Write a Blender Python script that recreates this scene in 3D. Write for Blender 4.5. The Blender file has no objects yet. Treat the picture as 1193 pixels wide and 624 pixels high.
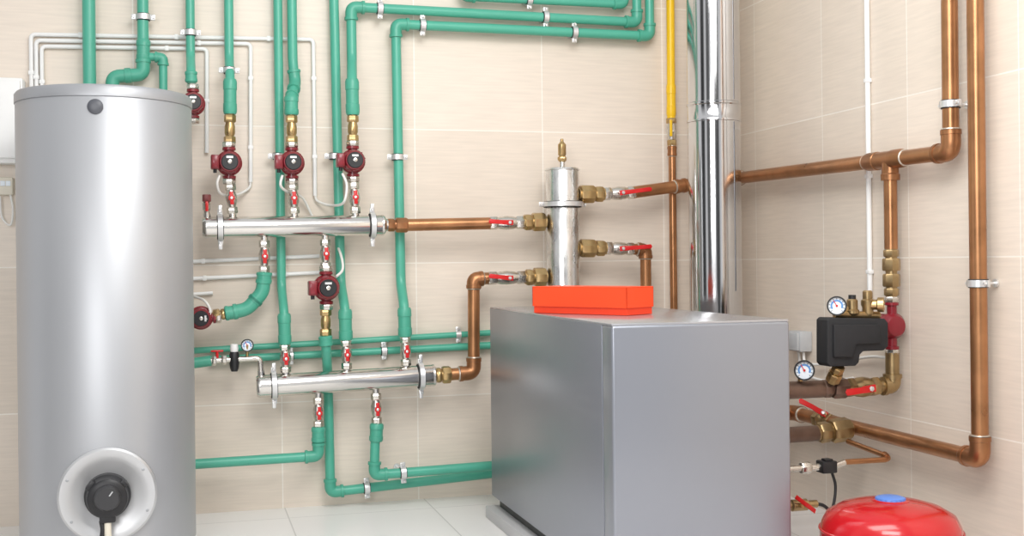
import bpy, bmesh, math, random
from mathutils import Vector, Matrix
random.seed(4)
scene = bpy.context.scene
COL = scene.collection
scene.view_settings.view_transform = 'Standard'
# ------------------------------------------------------------------ camera
F = 1350.0; TH = math.atan2(376, 1350); H = 1.033; RO = 0.011; HY = 305.0
FWD = Vector((math.sin(TH), math.cos(TH), 0)); R0 = Vector((math.cos(TH), -math.sin(TH), 0)); Z = Vector((0, 0, 1))
RT = R0*math.cos(RO) - Z*math.sin(RO); UP = Z*math.cos(RO) + R0*math.sin(RO)
CAM = Vector((0, 0, H))
cd = bpy.data.cameras.new('camera'); cam = bpy.data.objects.new('camera', cd); COL.objects.link(cam)
cd.sensor_width = 36; cd.lens = 36*F/1193; cd.shift_y = -(312-HY)/1193; cd.clip_start = .05
M = Matrix((RT, UP, -FWD)).transposed().to_4x4(); M.translation = CAM; cam.matrix_world = M
scene.camera = cam
def ray(px, py): return FWD + RT*((px-596.5)/F) - UP*((py-HY)/F)
def at(px, py, Y):
    d = ray(px, py); return CAM + d*(Y/d.y)
def atX(px, py, X):
    d = ray(px, py); return CAM + d*(X/d.x)
def S(p): return (p-CAM).dot(FWD)/F
def V(x, y, z): return Vector((x, y, z))
def up(p, z=2.62): return V(p.x, p.y, z)
FR = V(0, -1, 0)
# ------------------------------------------------------------------ materials
def mat(name, col, rough=.5, metal=0., var=.06, scale=12., bump=0., rvar=.08, stretch=(1, 1, 1), coat=0.):
    m = bpy.data.materials.new(name); m.use_nodes = True
    nt = m.node_tree; n = nt.nodes; L = nt.links; b = n['Principled BSDF']
    tc = n.new('ShaderNodeTexCoord'); mp = n.new('ShaderNodeMapping'); mp.inputs['Scale'].default_value = stretch
    L.new(tc.outputs['Object'], mp.inputs['Vector'])
    no = n.new('ShaderNodeTexNoise'); no.inputs['Scale'].default_value = scale; no.inputs['Detail'].default_value = 4
    L.new(mp.outputs[0], no.inputs['Vector'])
    mx = n.new('ShaderNodeMix'); mx.data_type = 'RGBA'
    mx.inputs['A'].default_value = (*[max(0, c*(1-var*2)) for c in col], 1)
    mx.inputs['B'].default_value = (*[min(1, c*(1+var*2)) for c in col], 1)
    L.new(no.outputs['Fac'], mx.inputs['Factor']); L.new(mx.outputs['Result'], b.inputs['Base Color'])
    mr = n.new('ShaderNodeMapRange'); mr.inputs['To Min'].default_value = max(.02, rough-rvar); mr.inputs['To Max'].default_value = min(1, rough+rvar)
    L.new(no.outputs['Fac'], mr.inputs['Value']); L.new(mr.outputs[0], b.inputs['Roughness'])
    b.inputs['Metallic'].default_value = metal
    if coat: b.inputs['Coat Weight'].default_value = coat; b.inputs['Coat Roughness'].default_value = .08
    if bump:
        bp = n.new('ShaderNodeBump'); bp.inputs['Strength'].default_value = bump; bp.inputs['Distance'].default_value = .002
        L.new(no.outputs['Fac'], bp.inputs['Height']); L.new(bp.outputs[0], b.inputs['Normal'])
    return m
GREEN = mat('green_plastic', (.08, .40, .285), .34, 0, .05, 8)
GREEN2 = mat('green_fitting', (.072, .37, .26), .38, 0, .05, 8)
COPPER = mat('copper', (.415, .20, .092), .31, .82, .28, 9, .0, .10)
COPPER2 = mat('copper_joint', (.365, .17, .078), .35, .82, .26, 13, .0, .10)
SOLDER = mat('solder', (.62, .56, .48), .36, .8, .1, 20)
DKCOP = mat('aged_copper', (.19, .12, .09), .42, .65, .2, 18, .08)
BRASS = mat('brass', (.50, .35, .165), .30, .9, .18, 30, .05)
DBR = mat('dull_brass', (.40, .285, .145), .34, .9, .2, 24, .05)
STEEL = mat('stainless_steel', (.72, .70, .67), .18, 1, .05, 8, 0, .06, (1, 1, 6))
GALV = mat('galvanised_steel', (.70, .70, .69), .28, 1, .18, 26, .2, .12, (1.4, 1.4, .5))
NICK = mat('nickel', (.66, .63, .58), .26, 1, .08, 30)
CHROME = mat('polished_chimney_steel', (.64, .64, .65), .115, 1, .02, 5, 0, .02)
DKREFL = mat('dark_reflection_steel', (.22, .22, .23), .4, 1, .05)  # dark tone for the imitated reflection line on the flue
ZINC = mat('zinc_clamp', (.74, .74, .74), .35, .7, .04, 30)
RUB = mat('black_rubber', (.02, .02, .022), .6)
PRED = mat('pump_red_paint', (.22, .008, .018), .34, 0, .1, 20, 0, .05, (1, 1, 1), .3)
HRED = mat('red_handle', (.60, .010, .012), .35, 0, .06, 20)
BLACK = mat('black_plastic', (.014, .014, .016), .42, 0, .1, 30)
DIAL = mat('dial_white', (.80, .86, .92), .4, 0, .01)
BLUE = mat('dial_blue', (.10, .28, .62), .4)
WHITE = mat('white_plastic', (.84, .84, .83), .42, 0, .02)
CREAM = mat('cream_plastic', (.74, .69, .58), .45, 0, .02)
SILVER = mat('silver_jacket', (.44, .45, .47), .42, .55, .01, 3, 0, .02)
SILVER2 = mat('silver_lid', (.40, .41, .43), .44, .5, .01, 3, 0, .02)
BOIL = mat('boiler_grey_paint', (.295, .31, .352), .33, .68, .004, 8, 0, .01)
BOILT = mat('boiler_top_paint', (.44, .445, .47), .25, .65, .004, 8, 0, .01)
PLINTH = mat('plinth_grey', (.55, .55, .56), .5, 0, .03)
ORANGE = mat('orange_card', (.78, .045, .009), .5, 0, .02, 20)
ORANGE2 = mat('orange_red_lid', (.92, .068, .011), .5, 0, .02, 20)
VRED = mat('vessel_red', (.50, .003, .008), .20, 0, .03, 6, 0, .04, (1, 1, 1), .4)
CBLUE = mat('blue_cap', (.11, .24, .66), .38)
YELL = mat('yellow_paint', (.88, .54, .012), .35, 0, .04)
CABW = mat('white_cable', (.80, .79, .76), .45)
BOXG = mat('light_grey_box', (.48, .49, .50), .45)

def wallmat(name, axis, off):
    m = bpy.data.materials.new(name); m.use_nodes = True
    nt = m.node_tree; n = nt.nodes; L = nt.links; b = n['Principled BSDF']
    g = n.new('ShaderNodeNewGeometry'); s = n.new('ShaderNodeSeparateXYZ'); L.new(g.outputs['Position'], s.inputs[0])
    a1 = n.new('ShaderNodeMath'); a1.operation = 'SUBTRACT'; a1.inputs[1].default_value = off - 10*.585; L.new(s.outputs[axis], a1.inputs[0])
    a2 = n.new('ShaderNodeMath'); a2.operation = 'SUBTRACT'; a2.inputs[1].default_value = 1.033 - 10*.585; L.new(s.outputs['Z'], a2.inputs[0])
    c = n.new('ShaderNodeCombineXYZ'); L.new(a1.outputs[0], c.inputs[0]); L.new(a2.outputs[0], c.inputs[1])
    br = n.new('ShaderNodeTexBrick'); br.offset = 0; br.squash = 1
    for k, v in (('Scale', 1), ('Mortar Size', .0029), ('Mortar Smooth', .25), ('Brick Width', .585), ('Row Height', .585)): br.inputs[k].default_value = v
    br.inputs['Color1'].default_value = (.735, .645, .550, 1); br.inputs['Color2'].default_value = (.780, .690, .595, 1)
    br.inputs['Mortar'].default_value = (.87, .815, .74, 1)
    L.new(c.outputs[0], br.inputs['Vector'])
    mp = n.new('ShaderNodeMapping'); mp.inputs['Scale'].default_value = (6, 85, 1); mp.inputs['Rotation'].default_value = (0, 0, .10)
    L.new(c.outputs[0], mp.inputs['Vector'])
    no = n.new('ShaderNodeTexNoise'); no.inputs['Scale'].default_value = 1; no.inputs['Detail'].default_value = 6; L.new(mp.outputs[0], no.inputs['Vector'])
    no2 = n.new('ShaderNodeTexNoise'); no2.inputs['Scale'].default_value = 2.2; no2.inputs['Detail'].default_value = 3; L.new(c.outputs[0], no2.inputs['Vector'])
    r1 = n.new('ShaderNodeMapRange'); r1.inputs['From Min'].default_value = .3; r1.inputs['From Max'].default_value = .7; r1.inputs['To Min'].default_value = .935; r1.inputs['To Max'].default_value = 1.03; L.new(no.outputs['Fac'], r1.inputs[0])
    r2 = n.new('ShaderNodeMapRange'); r2.inputs['To Min'].default_value = .92; r2.inputs['To Max'].default_value = 1.07; L.new(no2.outputs['Fac'], r2.inputs[0])
    mu = n.new('ShaderNodeMath'); mu.operation = 'MULTIPLY'; L.new(r1.outputs[0], mu.inputs[0]); L.new(r2.outputs[0], mu.inputs[1])
    vm = n.new('ShaderNodeVectorMath'); vm.operation = 'SCALE'; L.new(br.outputs['Color'], vm.inputs[0]); L.new(mu.outputs[0], vm.inputs['Scale'])
    L.new(vm.outputs[0], b.inputs['Base Color']); b.inputs['Roughness'].default_value = .38
    bp = n.new('ShaderNodeBump'); bp.inputs['Strength'].default_value = .25; bp.inputs['Distance'].default_value = .001; bp.invert = True
    L.new(br.outputs['Fac'], bp.inputs['Height']); L.new(bp.outputs[0], b.inputs['Normal'])
    return m
def floormat():
    m = bpy.data.materials.new('floor_tile'); m.use_nodes = True
    nt = m.node_tree; n = nt.nodes; L = nt.links; b = n['Principled BSDF']
    g = n.new('ShaderNodeNewGeometry')
    mp = n.new('ShaderNodeMapping'); mp.inputs['Location'].default_value = (5.62, 6.0, 0); L.new(g.outputs['Position'], mp.inputs[0])
    br = n.new('ShaderNodeTexBrick'); br.offset = 0
    for k, v in (('Scale', 1), ('Mortar Size', .003), ('Mortar Smooth', .2), ('Brick Width', .6), ('Row Height', .6)): br.inputs[k].default_value = v
    br.inputs['Color1'].default_value = (.85, .835, .82, 1); br.inputs['Color2'].default_value = (.87, .855, .84, 1); br.inputs['Mortar'].default_value = (.60, .59, .58, 1)
    L.new(mp.outputs[0], br.inputs['Vector']); L.new(br.outputs['Color'], b.inputs['Base Color']); b.inputs['Roughness'].default_value = .32
    return m
# ------------------------------------------------------------------ mesh builder
ORG = {}
class MB:
    def __init__(s): s.bm = bmesh.new()
    def lathe(s, o, axis, prof, seg=24, ref=None):
        a = axis.normalized()
        x = (ref - a*ref.dot(a)).normalized() if ref else a.orthogonal().normalized()
        y = a.cross(x); bm = s.bm; rings = []
        for (h, r) in prof:
            c = o + a*h
            if r < 1e-6: rings.append([bm.verts.new(c)])
            else: rings.append([bm.verts.new(c + x*(r*math.cos(2*math.pi*k/seg)) + y*(r*math.sin(2*math.pi*k/seg))) for k in range(seg)])
        for A, B in zip(rings, rings[1:]):
            if len(A) == 1 and len(B) == 1: continue
            for k in range(seg):
                j = (k+1) % seg
                if len(A) == 1: bm.faces.new((A[0], B[k], B[j]))
                elif len(B) == 1: bm.faces.new((A[k], B[0], A[j]))
                else: bm.faces.new((A[k], B[k], B[j], A[j]))
        if len(rings[0]) > 1: bm.faces.new(rings[0][::-1])
        if len(rings[-1]) > 1: bm.faces.new(rings[-1])
        return s
    def cyl(s, p0, p1, r, r1=None, seg=20, bev=0):
        L = (p1-p0).length; r1 = r if r1 is None else r1
        pr = [(0, r-bev), (bev, r), (L-bev, r1), (L, r1-bev)] if bev else [(0, r), (L, r1)]
        return s.lathe(p0, p1-p0, pr, seg)
    def hexn(s, p0, p1, r, seg=6):
        L = (p1-p0).length; b = min(.15*r, .2*L)
        return s.lathe(p0, p1-p0, [(0, r*.9), (b, r), (L-b, r), (L, r*.9)], seg, V(.3, -.9, .25))
    def tube(s, pts, r, fil=None, seg=16, nf=7):
        fil = 1.8*r if fil is None else fil
        path = [pts[0]]
        for i in range(1, len(pts)-1):
            p = pts[i]; a = pts[i-1]-p; b = pts[i+1]-p
            f = min(fil, a.length*.48, b.length*.48)
            if fil <= 0 or a.normalized().dot(b.normalized()) < -.9995: path.append(p); continue
            A = p+a.normalized()*f; B = p+b.normalized()*f
            for k in range(nf+1):
                t = k/nf; path.append(A*(1-t)**2 + p*2*t*(1-t)*1 + B*t*t)
        path.append(pts[-1])
        bm = s.bm; rings = []; x = None
        for i, p in enumerate(path):
            d = (path[min(i+1, len(path)-1)] - path[max(i-1, 0)]).normalized()
            x = d.orthogonal().normalized() if x is None else (x-d*x.dot(d)).normalized()
            y = d.cross(x)
            rings.append([bm.verts.new(p + x*(r*math.cos(2*math.pi*k/seg)) + y*(r*math.sin(2*math.pi*k/seg))) for k in range(seg)])
        for A, B in zip(rings, rings[1:]):
            for k in range(seg): bm.faces.new((A[k], B[k], B[(k+1) % seg], A[(k+1) % seg]))
        bm.faces.new(rings[0][::-1]); bm.faces.new(rings[-1])
        return s
    def box(s, c, size, ax=None, bev=0, nb=2):
        ax = ax or (V(1, 0, 0), V(0, 1, 0), V(0, 0, 1))
        m = Matrix((ax[0]*size[0], ax[1]*size[1], ax[2]*size[2])).transposed().to_4x4(); m.translation = c
        vs = bmesh.ops.create_cube(s.bm, size=1, matrix=m)['verts']
        if bev: bmesh.ops.bevel(s.bm, geom=list({e for v in vs for e in v.link_edges}), offset=bev, segments=nb, profile=.5, affect='EDGES')
        return s
    def prism(s, poly, dv, bev=0):
        bm = s.bm; A = [bm.verts.new(p) for p in poly]; B = [bm.verts.new(p+dv) for p in poly]; n = len(poly)
        fs = [bm.faces.new(A), bm.faces.new(B[::-1])]
        for k in range(n): fs.append(bm.faces.new((A[k], B[k], B[(k+1) % n], A[(k+1) % n])))
        bmesh.ops.recalc_face_normals(bm, faces=fs)
        if bev: bmesh.ops.bevel(bm, geom=list({e for f in fs for e in f.edges}), offset=bev, segments=3, profile=.5, affect='EDGES')
        return s
    def torus(s, c, axis, R, r, seg=28, sr=8):
        a = axis.normalized(); x = a.orthogonal().normalized(); y = a.cross(x); rings = []
        for i in range(seg):
            d = x*math.cos(2*math.pi*i/seg)+y*math.sin(2*math.pi*i/seg)
            rings.append([s.bm.verts.new(c+d*(R+r*math.cos(2*math.pi*k/sr))+a*(r*math.sin(2*math.pi*k/sr))) for k in range(sr)])
        for i in range(seg):
            A = rings[i]; B = rings[(i+1) % seg]
            for k in range(sr): s.bm.faces.new((A[k], B[k], B[(k+1) % sr], A[(k+1) % sr]))
        return s
    def build(s, name, m, parent=None, label=None, sharp=38):
        bm = s.bm; bmesh.ops.recalc_face_normals(bm, faces=bm.faces)
        if parent: o = ORG[parent.name]
        else:
            vs = [v.co for v in bm.verts]; o = V((min(v.x for v in vs)+max(v.x for v in vs))/2, (min(v.y for v in vs)+max(v.y for v in vs))/2, min(v.z for v in vs))
        bmesh.ops.translate(bm, verts=bm.verts, vec=-o)
        me = bpy.data.meshes.new(name); bm.to_mesh(me); bm.free()
        for p in me.polygons: p.use_smooth = True
        me.set_sharp_from_angle(angle=math.radians(sharp))
        me.materials.append(m)
        ob = bpy.data.objects.new(name, me); COL.objects.link(ob); ORG[ob.name] = o.copy()
        if parent: ob.parent = parent
        else: ob.location = o
        if label: ob['label'] = label
        return ob
def tag(o, label, cat, group=None):
    o['label'] = label; o['category'] = cat
    if group: o['group'] = group
    return o
def thing(name, label, cat, loc, group=None):
    o = bpy.data.objects.new(name, None); COL.objects.link(o); o.location = loc; o.empty_display_size = .05
    ORG[o.name] = Vector(loc); return tag(o, label, cat, group)
def struct(name, mb, m):
    o = mb.build(name, m); o['kind'] = 'structure'; return o
def smooth(pts, n=8):
    out = []; P = [pts[0]*2-pts[1]] + list(pts) + [pts[-1]*2-pts[-2]]
    for i in range(1, len(P)-2):
        a, b, c, d = P[i-1:i+3]
        for k in range(n):
            t = k/n; out.append(.5*((2*b)+(c-a)*t+(2*a-5*b+4*c-d)*t*t+(3*b-a-3*c+d)*t**3))
    out.append(pts[-1]); return out
# ------------------------------------------------------------------ components
def clamp(parent, p, axis, r, wall, name='pipe_clamp', big=False):
    a = axis.normalized(); n = V(*wall).normalized()
    sd = a.cross(n).normalized(); w = .022 if not big else .02; ro = r*1.22+.003
    gap = (4.998-p.y) if abs(n.y) > .5 else (2.508-p.x)
    b = MB()
    b.lathe(p-a*w/2, a, [(0, r*.99), (0, ro), (w, ro), (w, r*.99)], 24)
    for q in (-1, 1):
        b.box(p+sd*q*(ro+.007), (.018, .010, w), (sd, n, a), .002)
        b.lathe(p+sd*q*(ro+.008)-n*.014, n, [(0, .0045), (.003, .006), (.006, .006), (.006, .004), (.024, .004)], 8)
    b.cyl(p+n*ro*.95, p+n*gap, .005, seg=8)
    b.cyl(p+n*(gap-.006), p+n*gap, .014, seg=12)
    c = b.build(name, ZINC, parent)
    if big or r > .015:
        MB().lathe(p-a*(w/2+.003), a, [(0, r*.99), (0, r*1.12+.001), (w+.006, r*1.12+.001), (w+.006, r*.99)], 24).build('rubber_liner', RUB, c)
    return c
def run(name, label, pts, r, m, m2, cat='pipe', group=None, elbows=None, sleeves=(), clamps=(), fil=None):
    t = thing(name, label, cat, min(pts, key=lambda p: p.z), group)
    cu = m2 is COPPER2
    MB().tube(pts, r, fil).build('pipe', m, t)
    for i in (range(1, len(pts)-1) if elbows is None else elbows):
        p = pts[i]; d1 = (pts[i-1]-p); d2 = (pts[i+1]-p)
        ln = min(2.7*r, d1.length*.6, d2.length*.6); d1.normalize(); d2.normalize()
        b = MB().tube([p+d1*ln, p, p+d2*ln], r*1.2, 1.9*r)
        w = 1.28 if cu else 1.36
        for d in (d1, d2): b.lathe(p+d*(ln-.6*r), d, [(0, r*1.1), (.05*r, r*w), (.6*r, r*w), (.66*r, r*1.05)], 20)
        e_ = b.build('elbow', m2, t)
        if cu:
            for d in (d1, d2): MB().lathe(p+d*(ln+.04*r), d, [(0, r*1.0), (.03*r, r*1.2), (.14*r, r*1.16), (.22*r, r*1.01)], 20).build('solder_ring', SOLDER, e_)
    for (a, b_, rs) in sleeves:
        L = (b_-a).length; ax = (b_-a).normalized()
        e_ = MB().lathe(a, b_-a, [(0, rs*.86), (.08*L, rs), (.3*L, rs), (.31*L, rs*.93), (.69*L, rs*.93), (.7*L, rs), (.92*L, rs), (L, rs*.86)], 22).build('coupling', m2, t)
        if cu:
            for q, d in ((a, -ax), (b_, ax)): MB().lathe(q-d*.001, d, [(0, r*1.0), (.03*r, r*1.14), (.14*r, r*1.12), (.22*r, r*1.01)], 20).build('solder_ring', SOLDER, e_)
    for (p, ax, w) in clamps: clamp(t, p, ax, r, w)
    return t
def pump(label, c, s=.92, f=FR, half=.068, group=None, box=True, axis=Z):
    sd = axis.cross(f).normalized()
    t = thing('circulation_pump', label, 'pump', c-axis*(half+.025)*s, group)
    b = MB(); b.lathe(c, f, [(-.040*s, .026*s), (-.036*s, .042*s), (-.016*s, .056*s), (.010*s, .056*s), (.020*s, .048*s)], 28)
    b.cyl(c-axis*half*s, c+axis*half*s, .021*s)
    for q in (-1, 1): b.lathe(c+axis*q*(half-.014)*s, axis*q, [(0, .02*s), (.003*s, .029*s), (.014*s, .029*s)], 20)
    b.build('volute', PRED, t)
    b = MB(); b.lathe(c, f, [(.018*s, .047*s), (.022*s, .050*s), (.030*s, .050*s), (.032*s, .046*s), (.070*s, .046*s), (.078*s, .040*s)], 30)
    for k in range(10):
        an = 2*math.pi*k/10+.2; d = sd*math.cos(an)+axis*math.sin(an)
        b.box(c+f*.050*s+d*.0465*s, (.006*s, .004*s, .04*s), (d, d.cross(f), f))
    b.build('motor_housing', PRED, t)
    fc = MB().lathe(c, f, [(.074*s, .037*s), (.082*s, .036*s), (.085*s, .033*s), (.085*s, .026*s)], 30).build('face_plate', BLACK, t)
    MB().lathe(c, f, [(.084*s, .010*s), (.090*s, .009*s), (.091*s, .006*s)], 14).build('vent_screw', NICK, fc)
    MB().box(c+f*.0852*s+axis*.020*s, (.028*s, .0012, .009*s), (sd, f, axis)).build('rating_plate', ZINC, fc)
    if box:
        tb = MB().box(c-sd*.062*s+f*.044*s, (.036*s, .064*s, .062*s), (sd, f, axis), .006*s).build('terminal_box', PRED, t)
        MB().box(c-sd*.062*s+f*.078*s, (.028*s, .008*s, .05*s), (sd, f, axis), .003*s).build('box_cover', PRED, tb)
        MB().cyl(c-sd*.062*s+f*.05*s-axis*.03*s, c-sd*.062*s+f*.05*s-axis*.047*s, .008*s, seg=12).build('cable_gland', BLACK, tb)
    for q in (-1, 1):
        MB().hexn(c+axis*q*half*s, c+axis*q*(half+.025)*s, .030*s, 8).build('union_nut', NICK, t)
    return t
def drop_valve(label, p0, p1, group=None, f=FR, r=.019):
    a = (p1-p0); L = a.length; a.normalize(); sd = a.cross(f).normalized(); c = (p0+p1)/2
    t = thing('ball_valve', label, 'valve', min((p0, p1), key=lambda p: p.z), group)
    MB().lathe(p0, a, [(0, r*.8), (.22*L, r*.8), (.3*L, r*.95), (.42*L, r*1.2), (.58*L, r*1.2), (.7*L, r*.95), (.78*L, r*.8), (L, r*.8)], 20).build('body', NICK, t)
    MB().hexn(p0+a*.02*L, p0+a*.24*L, r*1.15).build('union_nut', NICK, t)
    MB().hexn(p0+a*.78*L, p0+a*.99*L, r*1.15).build('union_nut', NICK, t)
    h = MB(); h.cyl(c+f*r*.9, c+f*r*1.9, r*.4, seg=12); h.box(c+f*r*1.95, (r*.8, r*.35, L*.42), (sd, f, a), r*.12)
    h.box(c+f*r*1.95, (r*1.3, r*.3, r*.9), (sd, f, a), r*.1)
    hd = h.build('handle', HRED, t)
    MB().lathe(c+f*r*2.05, f, [(0, r*.3), (.003, r*.3), (.004, r*.2)], 10).build('handle_screw', ZINC, hd)
    return t
def lever_valve(label, p0, p1, ld, r=.026, f=FR, L2=.13, group=None, m=NICK):
    a = (p1-p0); L = a.length; a.normalize(); c = (p0+p1)/2; ld = ld.normalized(); sd = ld.cross(f).normalized()
    t = thing('lever_valve', label, 'valve', c-Z*r*1.2, group)
    MB().lathe(p0, a, [(0, r*.85), (.22*L, r*.85), (.32*L, r*1.05), (.5*L, r*1.15), (.68*L, r*1.05), (.78*L, r*.85), (L, r*.85)], 24).build('body', m, t)
    MB().hexn(p0, p0+a*.24*L, r*1.1).build('end_nut', m, t)
    MB().hexn(p1-a*.24*L, p1, r*1.1).build('end_nut', m, t)
    MB().cyl(c+f*r*.9, c+f*r*1.7, r*.45, seg=14).build('stem', m, t)
    e = c+f*r*1.72
    h = MB(); q = sd*r*.42; th = f*.004
    pts = [e-ld*r*.6-q, e-ld*r*.6+q, e+ld*r*.9+q*.9, e+ld*L2*.45+q*.8+f*.006, e+ld*L2+q*.9+f*.006, e+ld*(L2+.006)+f*.006, e+ld*L2-q*.9+f*.006, e+ld*L2*.45-q*.8+f*.006, e+ld*r*.9-q*.9]
    h.prism(pts, th, .0012); hd = h.build('lever', HRED, t)
    MB().lathe(e+f*.003, f, [(0, r*.3), (.006, r*.3), (.008, r*.2)], 6).build('lever_nut', ZINC, hd)
    return t
def union(label, p0, p1, r, m=BRASS, group=None, name='brass_union'):
    a = (p1-p0); L = a.length; a.normalize()
    t = thing(name, label, 'pipe fitting', (p0+p1)/2-Z*r, group)
    MB().lathe(p0, a, [(0, r*.72), (L, r*.72)], 24).build('body', m, t)
    MB().hexn(p0+a*.06*L, p0+a*.36*L, r*.95, 8).build('end_collar', m, t)
    MB().hexn(p0+a*.42*L, p0+a*.94*L, r*1.1, 8).build('hex_nut', m, t)
    return t
def check_valve(label, p0, p1, group):      # p0 top, p1 bottom
    a = (p1-p0); L = a.length; a.normalize(); r = .021
    t = thing('check_valve', label, 'valve', p1, group)
    MB().lathe(p0, a, [(0, r*.8), (.1*L, r*.8), (.3*L, r*.85), (.4*L, r*1.0), (.62*L, r*1.0), (.72*L, r*.8), (L, r*.8)], 22).build('body', BRASS, t)
    MB().hexn(p0+a*.02*L, p0+a*.26*L, r*1.15).build('hex_nut', BRASS, t)
    MB().hexn(p0+a*.72*L, p0+a*.97*L, r*1.15).build('hex_nut', BRASS, t)
    return t
def gauge_parts(t, c, f, r, dial=DIAL):
    f = f.normalized(); sx = Z.cross(f).normalized(); sy = f.cross(sx)
    cs = MB().lathe(c-f*r*.55, f, [(0, r*.7), (.1*r, r*.96), (.75*r, r), (.85*r, r*.98), (.85*r, r*.84), (.6*r, r*.84)], 30).build('gauge_case', BLACK, t)
    d = MB().lathe(c+f*r*.06, f, [(0, r*.86), (.05*r, r*.86)], 30).build('dial', dial, t)
    b = MB()
    for k in range(24):
        a0 = math.radians(215-10*k); a1 = math.radians(205-10*k)
        P = [sx*math.cos(q)*rr_+sy*math.sin(q)*rr_ + c+f*r*.118 for q, rr_ in ((a0, r*.44), (a1, r*.44), (a1, r*.62), (a0, r*.62))]
        b.prism(P, f*r*.008)
    b.build('colour_band', BLUE, d)
    b = MB()
    for k in range(11):
        an = math.radians(225-27*k); q = sx*math.cos(an)+sy*math.sin(an)
        b.box(c+f*r*.125+q*r*.72, (r*.16, r*.05, r*.02), (q, q.cross(f), f))
    b.build('scale_mark', BLACK, d)
    q = (sx*-.5+sy*.85).normalized()
    b = MB().box(c+f*r*.16+q*r*.25, (r*.75, r*.08, r*.02), (q, q.cross(f), f)); b.lathe(c+f*r*.12, f, [(0, r*.12), (.06*r, r*.12)], 12)
    b.build('needle', HRED, d)
def cable(label, pts, r=.0055, m=CABW, name='pump_cable'):
    return tag(MB().tube(smooth(pts), r, 0, 10).build(name, m), label, 'cable')
def conduit(label, pts, r=.0085, group=None):
    t = thing('cable_conduit', label, 'conduit', min(pts, key=lambda p: p.z), group)
    MB().tube(pts, r, .02, 14).build('tube', WHITE, t)
    n = V(0, 1, 0) if pts[0].y > 4.9 else V(1, 0, 0)
    for a, b in zip(pts, pts[1:]):
        L = (b-a).length
        for k in range(int(L/.45)+1):
            if L < .2: continue
            p = a.lerp(b, (k+.5)/(int(L/.45)+1)); d = (b-a).normalized()
            MB().box(p, (.016, r*2.1, r*2.5), (d, n, d.cross(n)), .002).build('clip', WHITE, t)
    return t
# ------------------------------------------------------------------ setting
struct('wall_back', MB().box(V(.3, 5.06, 1.4), (4.66, .12, 2.8)), wallmat('wall_tile_back', 'X', .957))
struct('wall_right', MB().box(V(2.57, 2.56, 1.4), (.12, 4.88, 2.8)), wallmat('wall_tile_right', 'Y', 4.24))
struct('floor', MB().box(V(.3, 2.4, -.06), (4.66, 5.44, .12)), floormat())
YG, YM, YT = 4.93, 4.84, 4.985
# ------------------------------------------------------------------ storage tank
tc = at(124.5, 310, 4.44); tc.z = 0; rt = .302
td = V(-tc.x-.08, -tc.y, 0).normalized()
t = thing('storage_tank', 'tall silver cylindrical hot water tank at the left', 'water tank', tc)
MB().lathe(tc, Z, [(0, rt-.02), (.05, rt-.02), (.05, rt-.03)], 72).build('base_ring', BLACK, t)
MB().lathe(tc, Z, [(.04, rt-.006), (.045, rt), (1.606, rt), (1.612, rt-.004)], 96).build('jacket', SILVER, t)
MB().lathe(tc, Z, [(1.608, rt-.002), (1.610, rt+.003), (1.640, rt+.003), (1.649, rt-.004), (1.652, rt-.02), (1.655, 0)], 96).build('lid', SILVER2, t)
MB().box(tc-td*(rt-.001)+V(0, 0, .82), (.02, .006, 1.5), (td.cross(Z), td, Z)).build('jacket_seam', SILVER2, t)
pd = (at(111, 125, tc.y-rt)-tc)
pd = V(pd.x, pd.y, 0).normalized(); o = tc+V(0, 0, 1.572)
MB().lathe(o+pd*(rt-.004), pd, [(0, .026), (.006, .026), (.010, .022), (.012, .010), (.012, 0)], 24).build('sensor_plug', mat('dark_grey_plastic', (.09, .095, .11), .4), t)
o = tc+V(0, 0, .262)
fl = MB().lathe(o, td, [(.24, .160), (rt+.006, .160), (rt+.012, .153), (rt+.012, .126), (rt+.003, .114), (rt+.003, 0)], 64).build('flange_cover', mat('flange_silver', (.58, .585, .595), .40, .7, .02, 4), t)
sx = td.cross(Z).normalized()
for k in (0, 2, 3, 5):
    an = math.radians(25+60*k); q = o+sx*math.cos(an)*.140+Z*math.sin(an)*.140+td*(rt+.011)
    MB().lathe(q, td, [(0, .005), (.002, .005), (.003, .003), (.003, 0)], 12).build('flange_screw', SILVER2, fl)
kb = MB().lathe(o+td*(rt+.000), td, [(0, .076), (.030, .074), (.036, .068), (.068, .064), (.074, .056), (.074, 0)], 40)
for an, w_ in ((40, .036), (140, .026)):
    a = math.radians(an); q = o+sx*math.cos(a)*.066+Z*math.sin(a)*.066+td*(rt+.04)
    kb.box(q, (.022, w_, .04), (sx*math.cos(a)+Z*math.sin(a), sx*-math.sin(a)+Z*math.cos(a), td), .004)
kb.box(o+td*(rt+.042)-Z*.060, (.052, .044, .05), (sx, Z, td), .006)
kb = kb.build('thermostat_housing', BLACK, t)
b = MB().lathe(o+td*(rt+.072)+Z*.004, td, [(0, .044), (.018, .041), (.023, .036), (.023, 0)], 32)
b.build('thermostat_knob', mat('charcoal_plastic', (.035, .035, .038), .35), kb)
MB().box(o+td*(rt+.0955)+Z*.004+(Z*.8-sx*.6)*.020, (.004, .018, .002), ((sx*.8+Z*.6), (Z*.8-sx*.6), td)).build('dial_mark', BOXG, kb)
MB().tube(smooth([o+td*(rt+.05)-Z*.075, o+td*(rt+.055)-Z*.11, o+td*(rt+.05)-Z*.17, o+td*(rt+.04)-Z*.255+sx*.02]), .012, 0, 12).build('thermostat_cable', CREAM, kb)
MB().tube(smooth([o+td*(rt+.05)-Z*.075+sx*.02, o+td*(rt+.055)-Z*.11+sx*.016, o+td*(rt+.05)-Z*.17+sx*.028, o+td*(rt+.04)-Z*.255+sx*.05]), .008, 0, 12).build('thermostat_cable', BLACK, kb)
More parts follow.
